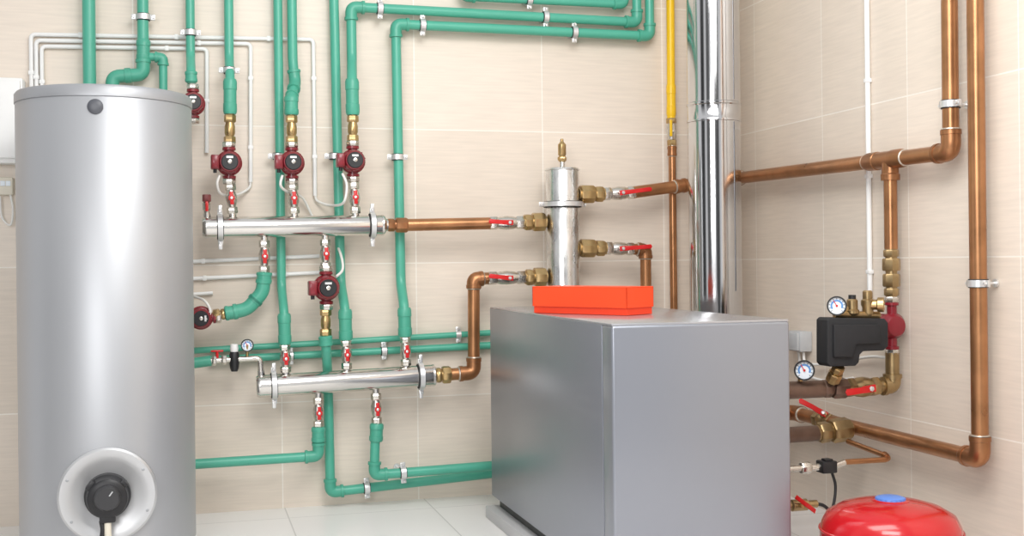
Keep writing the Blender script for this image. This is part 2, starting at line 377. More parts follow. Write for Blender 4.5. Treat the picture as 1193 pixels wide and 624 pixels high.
# ------------------------------------------------------------------ boiler
X0, X1, Y0, Y1, ZT = 1.172, 1.742, 3.142, 4.55, .851
t = thing('boiler', 'large silver grey floor standing boiler under the orange box', 'boiler', V((X0+X1)/2, (Y0+Y1)/2, 0))
yc = (Y0+Y1)/2; xc = (X0+X1)/2
MB().box(V(xc, yc+.02, .024), (X1-X0+.05, Y1-Y0-.02, .048), None, .004).build('plinth', PLINTH, t)
MB().box(V(xc, yc+.02, .072), (X1-X0-.05, Y1-Y0-.10, .056)).build('base_gap', BLACK, t)
hz = ZT-.006
MB().box(V(X0+.012, (Y0+.088+Y1)/2, (.09+hz)/2), (.024, Y1-Y0-.088, hz-.09), None, .002).build('side_panel', BOIL, t)
MB().box(V(X1-.012, (Y0+.088+Y1)/2, (.09+hz)/2), (.024, Y1-Y0-.088, hz-.09), None, .002).build('side_panel', BOIL, t)
MB().box(V(xc, Y1-.012, (.09+hz)/2), (X1-X0-.05, .024, hz-.09), None, .002).build('rear_panel', BOIL, t)
MB().box(V(xc, Y0+.0425, (.09+hz)/2), (X1-X0, .085, hz-.09), None, .008, 4).build('front_panel', BOIL, t)
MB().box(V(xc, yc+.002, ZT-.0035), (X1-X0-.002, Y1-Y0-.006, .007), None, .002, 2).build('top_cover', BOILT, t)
MB().box(V(xc, yc+.05, .45), (X1-X0-.06, Y1-Y0-.2, .7)).build('inner_body', BLACK, t)
# ------------------------------------------------------------------ orange box on the boiler
e = V(.53, -.848, 0).normalized(); n = V(.848, .53, 0).normalized(); A = V(1.168, 3.93, ZT+.001); LB, DB, HB = .415, .15, .094
c = A+e*LB/2+n*DB/2
t = thing('cardboard_box', 'flat bright orange box with a lid lying on top of the boiler', 'box', c)
MB().box(c+Z*HB*.46, (LB-.007, DB-.007, HB*.92), (e, n, Z), .001, 1).build('tray', ORANGE, t)
b = MB(); lh = HB*.74
b.box(c+Z*(HB-.002), (LB, DB, .004), (e, n, Z), .0006, 1)
for q in (-1, 1):
    b.box(c+Z*(HB-.001-lh/2)+n*q*(DB/2-.0015), (LB, .003, lh-.002), (e, n, Z)); b.box(c+Z*(HB-.001-lh/2)+e*q*(LB/2-.0015), (.003, DB, lh-.002), (e, n, Z))
b.build('lid', ORANGE2, t, sharp=20)
# ------------------------------------------------------------------ manifolds
def manifold(label, p0, p1, r, clx, tops, bots):
    a = p1-p0; L = a.length; a.normalize()
    t = thing('manifold', label, 'manifold', (p0+p1)/2-Z*r)
    MB().lathe(p0, a, [(0.006, r), (L-.004, r), (L, r*.96)], 40).build('body', STEEL, t)
    MB().lathe(p0-a*.006, a, [(0, r*.5), (.002, r*.9), (.012, r*1.02), (.018, r*1.02)], 40).build('end_cap', STEEL, t)
    MB().lathe(p1-a*.01, a, [(0, r*1.02), (.008, r*1.02), (.014, r*.85), (.02, r*.6), (.03, r*.55)], 40).build('end_cap', STEEL, t)
    for x in clx:
        p = p0.lerp(p1, x); c = clamp(t, p, a, r, (0, 1, 0), 'clamp_bracket', True)
        for q in (-1, 1):
            MB().box(p+Z*q*(r*1.22+.022), (.016, .02, .03), (a, FR, Z), .003).build('clamp_lug', ZINC, c)
    for x in tops: MB().cyl(V(x.x, YM, p0.lerp(p1, .5).z+r*.7), V(x.x, YM, x.z), .015).build('outlet_stub', STEEL, t)
    for x in bots: MB().cyl(V(x.x, YM, p0.lerp(p1, .5).z-r*.7), V(x.x, YM, x.z), .015).build('outlet_stub', STEEL, t)
    return t
m1a, m1b = at(237, 265, YM), at(447, 262, YM); r1 = 12.5*S(m1a)
manifold('upper stainless steel manifold pipe under the row of three pumps', m1a, m1b, r1, (.09, .935), [at(271, 247, YM), at(343, 247, YM), at(414, 247, YM), at(241, 249, YM)], [at(308, 280, YM), at(379, 280, YM)])
m2a, m2b = at(300, 450, YM), at(506, 437, YM); r2 = 13*S(m2a)
manifold('lower stainless steel manifold pipe near the floor', m2a, m2b, r2, (.09, .92), [at(333, 430, YM), at(404, 426, YM), at(473, 422, YM), at(304, 432, YM)], [at(371, 464, YM), at(438, 459, YM)])
# ------------------------------------------------------------------ green pipes
px = lambda q, x, y, Y=YG: q*S(at(x, y, Y))
WB = (0, 1, 0); WR = (1, 0, 0)
def gp(label, pts, r, **k): return run('green_pipe', label, pts, px(r, 400, 300), GREEN, GREEN2, **k)
p = at(104, 60, YG); gp('straight green pipe rising from behind the tank top, furthest left', [up(p), V(p.x, p.y, .002)], 7, clamps=[(V(p.x, p.y, 1.2), Z, WB)])
p = at(167, 40, YG); gp('green pipe with an elbow turning left just above the tank', [up(p), at(167, 87, YG), at(131, 89, YG), at(131, 170, YG)], 6.2, clamps=[(at(167, 20, YG), Z, WB)], sleeves=[(at(167, 46, YG), at(167, 72, YG), px(8, 167, 60))])
gp('short thin green branch pipe looping down beside the elbow above the tank', [at(174, 66, YG), at(190, 67, YG), at(191, 170, YG)], 4.6)
p = at(222, 30, YG); gp('thin green pipe dropping to the pump at the tank rim', [up(p), at(222, 66, YG), at(222.5, 84, YM), at(223, 97, YM)], 5, elbows=[], clamps=[(at(222, 38, YG), Z, WB)], sleeves=[(at(222.5, 83, YM), at(223, 96, YM), px(7, 223, 90))])
p = at(267, 30, YG); gp('green pipe dropping to the leftmost pump of the row of three', [up(p), at(267, 70, YG), at(268, 90, YM), at(268, 133, YM)], 5.2, elbows=[], clamps=[(at(267, 82, YG-.05), Z, WB)], sleeves=[(at(268, 92, YM), at(268, 133, YM), px(7.8, 268, 100))])
p = at(340, 20, YG); gp('green pipe with a kink dropping to the middle pump of the three', [up(p), at(341, 72, YG), at(344, 96, YG), at(339, 116, YM), at(339.5, 134, YM)], 5.6, elbows=[2, 3], sleeves=[(at(339.3, 112, YM), at(339.6, 134, YM), px(8.2, 340, 120))])
A1 = at(409, 8, YG); A2 = at(742, 26, YG)
gp('upper green pipe crossing below the top edge and dropping to the right pump', [up(A2), A2, A1, at(410, 70, YG), at(410, 92, YM), at(411, 134, YM)], 5.8, elbows=[1, 2], clamps=[(A1.lerp(A2, .095), A2-A1, WB), (A1.lerp(A2, .665), A2-A1, WB)], sleeves=[(at(410, 92, YM), at(411, 134, YM), px(8, 410, 120))])
B1 = at(461, 28, YG); B2 = at(757, 42, YG)
gp('lower green pipe crossing under the top edge and dropping to the lower manifold', [up(B2), B2, B1, at(467, 330, YG), at(471, 358, YM), at(472, 392, YM)], 5.8, elbows=[1, 2], clamps=[(B1.lerp(B2, .10), B2-B1, WB), (B1.lerp(B2, .69), B2-B1, WB), (at(463, 183, YG), Z, WB)], sleeves=[(at(471, 358, YM), at(472, 392, YM), px(8, 470, 370))])
C1 = at(540, -4, YG); C2 = at(727, 5, YG)
gp('topmost green pipe mostly cut off by the top edge', [up(C2), C2, C1, up(C1)], 5.2, clamps=[(C1.lerp(C2, .4), C2-C1, WB)])
p = at(324, 60, YG+.012); gp('straight green pipe passing behind the upper manifold left of the middle pump', [up(p), at(328, 335, YG+.012), at(331, 364, YM), at(332, 401, YM)], 5.2, elbows=[], clamps=[(at(324, 182, YG+.012), Z, WB)], sleeves=[(at(331, 365, YM), at(332, 401, YM), px(7.6, 330, 380))])
p = at(388, 60, YG+.012); gp('straight green pipe passing behind the upper manifold left of the right pump', [up(p), at(397, 330, YG+.012), at(402, 360, YM), at(403, 396, YM)], 5.6, elbows=[], clamps=[(at(390, 182, YG+.012), Z, WB)], sleeves=[(at(402, 360, YM), at(403, 396, YM), px(8, 402, 380))])
gp('green elbow pipe curving from the upper manifold down to the left pump', [at(308, 317, YM), at(306, 340, YM), at(288, 360, YM), at(262, 365, YM)], 6.5, sleeves=[(at(308, 317, YM), at(307.4, 329, YM), px(9, 308, 320)), (at(276, 363, YM), at(262, 365, YM), px(8.5, 270, 364))])
D = at(385, 573, YG)
gp('green pipe from the hanging pump down behind the lower manifold then right', [at(379, 391, YM), at(380, 404, YM), at(382, 440, YG), D, at(600, 548, YG)], 5.6, elbows=[3], clamps=[(D.lerp(at(600, 548, YG), .19), V(1, 0, .05), WB)], sleeves=[(at(379, 391, YM), at(380, 403, YM), px(8, 380, 400))])
gp('green pipe from lower manifold turning left towards the tank', [at(371, 497, YM), at(371, 531, YM), at(200, 542, YM)], 5.6, sleeves=[(at(371, 497, YM), at(371, 515, YM), px(8, 371, 505))])
E = at(436, 553, YM)
gp('green pipe from lower manifold turning right towards the boiler', [at(439, 493, YM), at(437, 515, YM), E, at(600, 540, YM)], 5.6, elbows=[2], clamps=[(E.lerp(at(600, 540, YM), .2), V(1, 0, .05), WB)], sleeves=[(at(439, 493, YM), at(438, 514, YM), px(8, 438, 505))])
YH = 4.965
h1a, h1b = at(180, 411, YH), at(610, 385, YH)
gp('upper of two thin horizontal green pipes crossing above the lower manifold', [h1a, h1b], 3.6, clamps=[(h1a.lerp(h1b, .81), h1b-h1a, WB)])
h2a, h2b = at(246, 419, YH), at(610, 400, YH)
gp('lower of two thin horizontal green pipes crossing above the lower manifold', [h2a, h2b], 4.4, clamps=[(h2a.lerp(h2b, .535), h2b-h2a, WB), (h2a.lerp(h2b, .24), h2b-h2a, WB)])
# ------------------------------------------------------------------ pumps, valves in the columns
GP3 = 'row of three pumps over the upper manifold'
pump('leftmost dark red pump of the three over the upper manifold', at(267, 190, YM), group=GP3)
pump('middle dark red pump of the three over the upper manifold', at(340, 190, YM), group=GP3)
pump('rightmost dark red pump of the three over the upper manifold', at(411, 188, YM), group=GP3)
pump('dark red pump half hidden behind the upper right rim of the tank', at(225, 121, YM), .85)
pump('dark red pump hanging between the upper and lower manifold', at(380, 335, YM), .98)
pump('dark red pump peeking out beside the tank at mid height', at(234, 370, YM), .85, axis=V(1, 0, 0.02).normalized(), box=False)
GC = 'brass check valves over the pumps'
for a, b, l in ((at(268, 133, YM), at(267.5, 169, YM), 'brass check valve over the leftmost pump of three'), (at(339.6, 134, YM), at(340, 168, YM), 'brass check valve over the middle pump of three'), (at(411, 134, YM), at(411, 166, YM), 'brass check valve over the rightmost pump of three')):
    check_valve(l, a, b, GC)
check_valve('brass check valve below the pump hanging between the manifolds', at(379.5, 359, YM), at(379.5, 392, YM), GC)
GV = 'small red handled ball valves on the manifolds'
for a, b, l in ((at(268, 213, YM), at(271, 249, YM), 'small ball valve with red handle below the leftmost pump of three'),
                (at(341, 213, YM), at(343, 249, YM), 'small ball valve with red handle below the middle pump of three'),
                (at(412, 211, YM), at(414, 249, YM), 'small ball valve with red handle below the rightmost pump of three'),
                (at(308, 279, YM), at(308, 318, YM), 'small ball valve under the upper manifold over the green elbow'),
                (at(379, 278, YM), at(379.5, 313, YM), 'small ball valve under the upper manifold over the hanging pump'),
                (at(332, 400, YM), at(333, 434, YM), 'leftmost of three small ball valves on top of lower manifold'),
                (at(403, 395, YM), at(404, 430, YM), 'middle of three small ball valves on top of lower manifold'),
                (at(472, 391, YM), at(473, 426, YM), 'rightmost of three small ball valves on top of lower manifold'),
                (at(371, 462, YM), at(371, 498, YM), 'left small ball valve hanging under the lower manifold'),
                (at(438, 457, YM), at(439, 494, YM), 'right small ball valve hanging under the lower manifold')):
    drop_valve(l, a, b, GV)
union('brass and steel coupling between the green elbow and the tank side pump', at(263, 365, YM), at(248, 368, YM), .024)
# drain cock at manifold end
p0, p1 = at(241, 251, YM), at(240, 228, YM)
t = thing('drain_cock', 'small grey drain cock standing on the left end of upper manifold', 'valve', p0)
MB().lathe(p0, p1-p0, [(0, .012), (.02, .012), (.025, .016), (.05, .016), (.055, .011), ((p1-p0).length, .011)], 16).build('body', NICK, t)
MB().hexn(p0+Z*.056, p0+Z*.085, .018, 8).build('cap', mat('dull_red_cap', (.20, .05, .05), .5), t)
MB().box(p0+V(0, -.024, .036), (.012, .014, .04), None, .003).build('handle', HRED, t)
# ------------------------------------------------------------------ filling unit at lower left
t = thing('filling_unit', 'small filling valve set with gauge and black regulator left of lower manifold', 'valve', at(272, 432, YM))
MB().tube([at(215, 424, YM), at(246, 420, YM)], .022).build('green_socket', GREEN2, t)
MB().tube([at(245, 420, YM), at(303, 417, YM), at(304, 434, YM)], .012, .02).build('pipe', NICK, t)
MB().hexn(at(247, 420, YM), at(252, 420, YM), .021, 8).build('union_nut', NICK, t)
MB().hexn(at(258, 419, YM), at(264, 419, YM), .02, 8).build('union_nut', NICK, t)
q = at(253, 419, YM); h = MB().cyl(q, q+Z*.035, .006, seg=10); h.box(q+Z*.036, (.05, .014, .008), None, .003); h.build('tap_handle', HRED, t)
q = at(273, 418, YM)
MB().lathe(q-Z*.05, Z, [(0, .013), (.012, .017), (.03, .02), (.07, .02), (.08, .016)], 18).build('regulator_body', BLACK, t)
MB().lathe(q+Z*.03, Z, [(0, .015), (.012, .017), (.03, .015), (.033, 0)], 18).build('regulator_cap', WHITE, t)
q = at(288, 402, YM-.01); MB().cyl(q-Z*.06+V(0, .01, 0), q, .006, seg=10).build('gauge_stem', BRASS, t); gauge_parts(t, q, V(.0, -1, 0), .026)
# ------------------------------------------------------------------ separator and its copper pipes
sa = at(655, 196, YM); sb = V(sa.x, YM, at(655, 365, YM).z); rs = 19.5*S(sa)
t = thing('hydraulic_separator', 'upright galvanised steel separator cylinder above the boiler', 'separator', sb)
LS = sa.z-sb.z
MB().lathe(sb, Z, [(0, rs*.8), (.01, rs), (LS-.006, rs), (LS, rs*.95), (LS, 0)], 44).build('body', GALV, t)
MB().torus(V(sa.x, YM, sa.z-.008), Z, rs*.99, .004).build('weld_ring', GALV, t)
zc = at(655, 238, YM).z; clamp(t, V(sa.x, YM, zc), Z, rs, WB, 'clamp_bracket', True)
t = thing('air_vent', 'small brass air vent on top of the separator', 'valve', sa)
MB().cyl(sa-Z*.002, sa+Z*.03, .012).build('stub', STEEL, t)
MB().lathe(sa, Z, [(.028, .013), (.034, .017), (.05, .017), (.054, .014), (.06, .018), (.105, .018), (.112, .012), (.118, .007), (.128, .007), (.13, .004)], 20).build('body', BRASS, t)
MB().hexn(sa+Z*.034, sa+Z*.05, .02).build('hex_nut', BRASS, t)
XA = V(1, 0, 0)
union('brass union on the left of the separator, upper', at(609, 259, YM), at(636, 258, YM), .038)
union('brass union on the left of the separator, lower', at(611, 323, YM), at(637, 322, YM), .038)
union('brass union on the right of the separator, upper', at(704, 226, YM), at(674, 226, YM), .038)
union('brass union on the right of the separator, lower', at(706, 289, YM), at(674, 289, YM), .038)
lever_valve('red lever valve left of the separator on the upper copper pipe', at(570, 260, YM), at(611, 259, YM), at(565, 259, YM)-at(600, 261, YM), L2=.09)
lever_valve('red lever valve left of the separator on the lower copper pipe', at(568, 324, YM), at(613, 323, YM), at(560, 321, YM)-at(600, 325, YM), L2=.09)
lever_valve('red lever valve right of the separator on the upper copper pipe', at(703, 226, YM), at(740, 224, YM), at(757, 222, YM)-at(718, 227, YM), L2=.13)
lever_valve('red lever valve right of the separator on the lower copper pipe', at(705, 289, YM), at(738, 290, YM), at(757, 287, YM)-at(718, 290, YM), L2=.13)
rc = 7*S(at(600, 300, YM))
union('steel and copper reducer at the right end of upper manifold', at(450, 262, YM), at(476, 262, YM), .030, COPPER2, name='reducer')
run('copper_pipe', 'short straight copper pipe from upper manifold to the separator', [at(474, 262, YM), at(571, 260, YM)], rc, COPPER, COPPER2)
union('brass reducer at the right end of lower manifold', at(507, 437, YM), at(526, 436, YM), .034, name='reducer')
run('copper_pipe', 'S shaped copper pipe rising from lower manifold to the separator', [at(524, 436, YM), at(552, 434, YM), at(552, 325, YM), at(569, 324, YM)], rc, COPPER, COPPER2)
run('copper_pipe', 'copper pipe bending down behind the boiler right of the separator', [at(737, 290, YM), at(752, 291, YM), V(at(752, 291, YM).x, YM, .002)], rc*.95, COPPER, COPPER2)
# ------------------------------------------------------------------ long copper runs on the right wall
XP = 2.44; rp = .027
cA = at(738, 224, YM); cB = V(XP, 4.91, 1.408); cC = atX(1108, 177, XP)
T1 = atX(1037, 185, XP); zz = cB.lerp(cC, (T1.y-cB.y)/(cC.y-cB.y)).z; T1.z = zz
t = run('copper_pipe', 'long copper pipe along both walls that turns up at the right', [cA, cB, cC, up(cC)], rp, COPPER, COPPER2,
        sleeves=[(cA.lerp(cB, .40), cA.lerp(cB, .52), .033), (cB.lerp(cC, .69), cB.lerp(cC, .84), .034)], clamps=[(up(cC, 1.54), Z, WR)])
MB().lathe(T1-Z*.075, Z, [(0, .033), (.02, .034), (.025, .030), (.07, .030)], 22).build('tee_branch', COPPER2, t)
d1 = atX(1036, 290, XP); d1 = V(XP, T1.y, d1.z)
run('copper_pipe', 'short vertical copper pipe hanging from the tee on the right wall', [T1-Z*.07, d1], .024, COPPER, COPPER2)
e0 = atX(1142, 531, XP); e1 = V(XP, 4.38, .388); e0.z = .384
run('copper_pipe', 'long vertical copper pipe at the far right turning back low down', [up(e0), e0, e1, V(1.745, 4.38, .388)], rp, COPPER, COPPER2,
    clamps=[(up(e0, atX(1141, 330, XP).z), Z, WR)])
def dz(py): return V(XP, T1.y, atX(1036, py, XP).z)
union('upper brass union below the short vertical copper pipe', dz(289), dz(317), .029, DBR)
union('lower steel and brass union directly above the pump on the right wall', dz(346), dz(317), .028, DBR)
pump('dark red pump at the right wall behind the black block', dz(379), .84, V(0, 1, 0), half=.100, box=False)
zq = .572; yq = T1.y
run('brass_pipe', 'brass elbow pipe below the pump on the right wall', [dz(410), V(XP, yq, zq), V(2.37, yq, zq)], .025, DBR, DBR)
lever_valve('lever valve with red lever on the pipe below the black block', V(2.25, yq, zq), V(2.38, yq, zq), V(-.9, 0, -.08), .032, L2=.10, m=DBR)
union('grey steel union on the thick pipe left of the lever valve', V(2.15, yq, zq), V(2.255, yq, zq), .034, DKCOP, name='steel_union')
run('copper_pipe', 'thick dark copper pipe out of the boiler side under the gauge', [V(1.744, yq, zq), V(2.155, yq, zq)], .031, DKCOP, DKCOP)
# black block and safety group
YB = 3.54
poly = [at(x, y, YB) for x, y in ((964, 373), (967, 370), (1031, 371), (1035, 376), (1035, 403), (1030, 408), (1006, 409), (1002, 413), (1001, 422), (997, 426), (967, 427), (964, 423))]
FOAM = mat('black_foam', (.016, .016, .018), .75, 0, .2, 60, .3)
t = thing('valve_block', 'black stepped insulation block beside the pump on the right wall', 'insulation block', at(985, 427, YB+.04))
MB().prism(poly, V(0, .075, 0), .004).build('shell', FOAM, t)
MB().prism([at(x, y, YB-.012) for x, y in ((972, 378), (1026, 378), (1026, 400), (998, 401), (994, 416), (972, 416))], V(0, .02, 0), .003).build('front_step', FOAM, t)
g0 = at(978, 426, YB+.04)
union('brass connector between the black block and the thick pipe', g0, V(g0.x, yq-.03, zq+.028), .024)
sg = at(996, 371, YB+.04)
t = thing('safety_group', 'brass safety valve set with gauge on top of the black block', 'valve', sg)
MB().tube([at(972, 366, YB+.04), at(1024, 367, YB+.04)], .013).build('body', DBR, t)
q = at(993, 368, YB+.04)
MB().lathe(q, Z, [(0, .014), (.01, .024), (.02, .024), (.024, .019), (.055, .019), (.06, .014)], 20).build('air_vent', DBR, t)
MB().cyl(q+Z*.06, q+Z*.074, .013).build('vent_cap', BLACK, t)
q = at(984, 368, YB+.05); MB().hexn(q-Z*.004, q+Z*.034, .017, 8).build('plug', DBR, t)
q = at(1011, 368, YB+.04)
MB().lathe(q, Z, [(0, .014), (.012, .019), (.03, .019), (.04, .023), (.055, .023), (.06, .017), (.085, .017), (.09, .013)], 20).build('relief_valve', DBR, t)
q2 = q+Z*.04
MB().lathe(q2, V(.8, -.6, 0), [(0, .018), (.03, .018), (.034, .026), (.054, .026), (.056, .019), (.046, .017)], 20).build('relief_outlet', BRASS, t)
q = at(975, 356, YB+.02); MB().cyl(at(975, 368, YB+.04), q+V(0, .02, 0), .008, seg=12).build('gauge_stem', BRASS, t)
gauge_parts(t, q, V(-.55, -.83, 0), .034)
q = at(937, 431, yq-.03)
t = thing('pressure_gauge', 'round white dial gauge standing on the thick pipe beside the boiler', 'gauge', V(q.x, yq, zq+.03))
MB().cyl(V(q.x, yq, zq+.028), q+V(0, .02, 0), .009, seg=12).build('gauge_stem', BRASS, t); gauge_parts(t, q, V(-.45, -.9, 0), .036)
# lower return
yr, zr = 3.90, .386
run('copper_pipe', 'thick dark copper pipe low on the boiler side into the large brass union', [V(1.744, yr, zr-.015), V(2.28, yr, zr-.01)], .030, DKCOP, DKCOP)
union('large brass union joining the lower pipes beside the boiler', V(2.27, yr, zr-.01), V(2.415, yr, zr), .042, DBR)
vy = 4.13
lever_valve('red lever valve on the lower wall pipe behind the large brass union', V(XP, vy+.06, .386), V(XP, vy-.06, .386), V(-.5, .2, .28), .031, V(-.45, -.6, .62), L2=.10, m=DBR)
run('copper_pipe', 'thin copper pipe looping below the large brass union', [at(988, 514, 3.84), at(1033, 531, 3.62), at(1033, 535, 3.60), at(983, 538, 3.60)], .010, COPPER, COPPER, elbows=[1])
q = at(963, 543, 3.6)
t = thing('flow_switch', 'small black switch box on a thin pipe beside the boiler', 'switch', q-Z*.03)
MB().box(q, (.058, .05, .042), None, .005).build('housing', BLACK, t)
MB().cyl(q+V(.03, 0, 0), at(984, 538, 3.6), .012, seg=12).build('nozzle', NICK, t)
MB().cyl(V(1.744, 3.6, q.z), q-V(.028, 0, 0), .012, seg=14).build('pipe', NICK, t)
MB().hexn(q-V(.10, 0, 0), q-V(.065, 0, 0), .021, 8).build('union_nut', NICK, t)
MB().box(q+V(0, -.004, .024), (.03, .03, .008), None, .002).build('terminal_cap', BLACK, t)
cable('black cable hanging from the small black switch box', [q+V(.02, 0, -.02), q+V(.028, -.01, -.07), q+V(.01, -.02, -.14), q+V(-.03, -.02, -.2)], .005, BLACK, 'switch_cable')
q = at(930, 588, 3.55)
t = thing('drain_valve', 'small brass drain valve with red lever low beside the boiler', 'valve', q-Z*.02)
MB().lathe(V(1.744, 3.55, q.z), XA, [(0, .014), (q.x-1.744-.03, .014), (q.x-1.744-.025, .02), (q.x-1.744+.03, .02), (q.x-1.744+.035, .013), (q.x-1.744+.07, .013)], 18).build('body', DBR, t)
MB().prism([q+V(-.03, -.028, .03), q+V(-.022, -.028, .042), q+V(.05, -.028, -.012), q+V(.045, -.028, -.026)], V(0, -.004, 0), .001).build('lever', HRED, t)
MB().cyl(q+V(0, -.01, 0), q+V(0, -.03, .002), .007, seg=10).build('stem', BRASS, t)
MB().tube(smooth([q+V(.06, 0, 0), q+V(.10, 0, -.01), q+V(.13, -.01, -.05), q+V(.14, -.02, -.13)]), .006, 0, 10).build('hose', BLACK, t)
# right wall bits
q = atX(929, 397, 2.47)
t = thing('junction_box', 'small light grey junction box on the right wall behind the boiler', 'junction box', q-Z*.05)
MB().box(V(2.48, q.y, q.z), (.058, .11, .085), None, .006).build('housing', BOXG, t)
MB().box(V(2.446, q.y, q.z), (.012, .10, .075), None, .004).build('cover', BOXG, t)
cable('upper white cable from the junction box to the pump at right', [V(2.48, q.y-.03, q.z-.043), V(2.48, q.y-.06, q.z-.09), V(2.485, q.y-.25, q.z-.075), V(2.485, q.y-.5, q.z-.03), V(2.47, T1.y+.06, q.z-.02)], .006)
cable('lower white cable from the junction box along the right wall', [V(2.48, q.y+.01, q.z-.043), V(2.485, q.y-.02, q.z-.13), V(2.485, q.y-.2, q.z-.15), V(2.485, q.y-.40, q.z-.12)], .006)
p = atX(1012, 200, 2.498); conduit('long thin white conduit running up the right wall', [up(p), V(p.x, p.y, atX(1013, 372, 2.498).z)], .010)
# ------------------------------------------------------------------ chimney and gas pipe
cc = at(832.5, 200, 4.56); rr = 30.3*S(cc); zb = at(832, 131, 4.56).z; cc.z = 0
t = thing('flue_pipe', 'polished steel flue pipe rising beside the boiler in the corner', 'chimney', cc)
MB().lathe(cc, Z, [(0, rr), (zb-.045, rr)], 72).build('lower_section', CHROME, t)
MB().lathe(cc, Z, [(zb-.045, rr), (zb-.043, rr+.004), (zb-.034, rr+.004), (zb-.030, rr+.001), (zb+.024, rr+.001), (zb+.028, rr+.005), (zb+.036, rr+.005), (zb+.040, rr)], 72).build('joint_band', CHROME, t)
MB().lathe(cc, Z, [(zb+.038, rr+.001), (2.7, rr+.001)], 72).build('upper_section', CHROME, t)
vd = V(-cc.x, -cc.y, 0).normalized(); vr = V(-vd.y, vd.x, 0)
for an, z0, z1 in ((48, .9, zb-.05), (48, zb+.045, 2.68)):
    a_ = math.radians(an); d = vd*math.cos(a_)+vr*math.sin(a_)
    MB().box(cc+d*(rr+.0008)+Z*(z0+z1)/2, (.004, .003, z1-z0), (d.cross(Z), d, Z)).build('reflection_strip', DKREFL, t)  # dark strip added to imitate a dark streak in the flue's reflection
g0 = at(782, 60, YG); g1 = at(782, 138, YG)
run('gas_pipe', 'yellow painted gas pipe left of the flue', [up(g0), g1], 4.8*S(g0), YELL, YELL, sleeves=[(at(781.7, 98, YG), at(782, 136, YG), 5.6*S(g0))])
t = thing('gas_valve', 'small gas valve between the yellow pipe and the thin copper pipe', 'valve', at(783, 170, YG))
a, b = at(782, 137, YG), at(783, 171, YG); L = (b-a).length
MB().lathe(a, b-a, [(0, .017), (.2*L, .017), (.3*L, .021), (.7*L, .021), (.8*L, .015), (L, .015)], 18).build('body', NICK, t)
MB().hexn(a+(b-a)*.02, a+(b-a)*.2, .024).build('union_nut', BRASS, t); MB().hexn(a+(b-a)*.76, a+(b-a)*.97, .022).build('union_nut', BRASS, t)
c = a.lerp(b, .5)
MB().box(c+V(-.018, -.034, .015), (.012, .008, .075), None, .003).build('lever', YELL, t); MB().cyl(c, c+V(0, -.034, 0), .007, seg=10).build('stem', NICK, t)
run('copper_pipe', 'thin copper gas pipe running down behind the boiler left of flue', [b, V(b.x, YG, .002)], 4.3*S(b), COPPER, COPPER2, sleeves=[(at(783, 170, YG), at(783, 182, YG), 5.6*S(b))])
# ------------------------------------------------------------------ expansion vessel
vc = CAM+ray(1037.5, 600)*3.5; vc.z = 0; rv = .208
t = thing('expansion_vessel', 'round red expansion vessel with a blue cap on the floor', 'expansion vessel', vc)
MB().lathe(vc, Z, [(.03, 0), (.03, .08), (.045, .15), (.08, .196), (.11, rv), (.210, rv), (.232, rv-.006), (.260, rv*.90), (.282, rv*.72), (.295, rv*.50), (.301, rv*.28), (.303, .02), (.303, 0)], 72).build('shell', VRED, t, sharp=60)
MB().torus(V(vc.x, vc.y, .212), Z, rv, .004, 64).build('seam_ring', VRED, t)
MB().lathe(vc, Z, [(.296, .056), (.302, .056), (.304, .052)], 36).build('collar', VRED, t)
b = MB().lathe(vc, Z, [(.301, .042), (.304, .044), (.310, .042), (.313, .034), (.314, 0)], 36)
for k in range(18):
    an = 2*math.pi*k/18; d = V(math.cos(an), math.sin(an), 0); b.box(vc+d*.0425+Z*.306, (.004, .005, .007), (d, d.cross(Z), Z))
b.build('valve_cap', CBLUE, t)
for k in range(3):
    an = 2*math.pi*k/3+.5; d = V(math.cos(an), math.sin(an), 0)
    MB().box(vc+d*.15+Z*.035, (.03, .022, .07), (d, d.cross(Z), Z), .004).build('foot', VRED, t)
# ------------------------------------------------------------------ white cable conduits, cabinet, sockets on the back wall
def cw(x, y): return at(x, y, YT)
GCN = 'white conduits framing the pumps'
conduit('outermost white conduit framing the green pipes, ending beside the right pump', [V(cw(36, 40).x, YT, 1.35), cw(36, 40), cw(365, 46), cw(367, 228)], group=GCN)
conduit('middle white conduit of three, ending beside the leftmost pump', [V(cw(42, 48).x, YT, 1.35), cw(42, 47), cw(292, 51), cw(292, 212)], group=GCN)
conduit('innermost white conduit of three, ending near the tank rim', [V(cw(49, 55).x, YT, 1.35), cw(48.5, 54), cw(241, 57), cw(241, 178)], group=GCN)
conduit('upper white horizontal conduit under the upper manifold', [cw(190, 306), cw(372, 298)])
conduit('lower white horizontal conduit under the upper manifold', [cw(190, 326), cw(378, 317)])
conduit('short white conduit stub beside the tank at mid height', [cw(190, 345), cw(248, 341)], .0075)
cable('white cable looping under the leftmost pump of three', [at(256, 204, 4.80), at(253, 214, 4.80), at(258, 226, 4.84), at(275, 227, 4.93), at(290, 219, 4.98), at(292, 210, YT)])
cable('white cable looping under the middle pump of three', [at(329, 204, 4.80), at(327, 216, 4.80), at(336, 224, 4.86), at(352, 230, 4.95), at(364, 252, 4.98)])
cable('white cable looping under the rightmost pump of three', [at(399, 202, 4.80), at(404, 216, 4.79), at(400, 236, 4.80), at(385, 239, 4.93), at(370, 234, 4.98), at(367, 226, YT)])
cable('white cable running down to the pump between the manifolds', [at(391, 280, 4.97), at(398, 300, 4.88), at(399, 314, 4.84), at(392, 322, 4.80)])
cable('white cable bending from the tank side pump to the wall', [at(226, 345, 4.90), at(238, 350, 4.83), at(245, 362, 4.80), at(240, 372, 4.77)])
a, b = at(-46, 88, 4.90), at(27, 190, 4.90)
t = thing('electric_cabinet', 'white electric cabinet on the wall behind the tank, cut by left edge', 'cabinet', V((a.x+b.x)/2, 4.95, b.z))
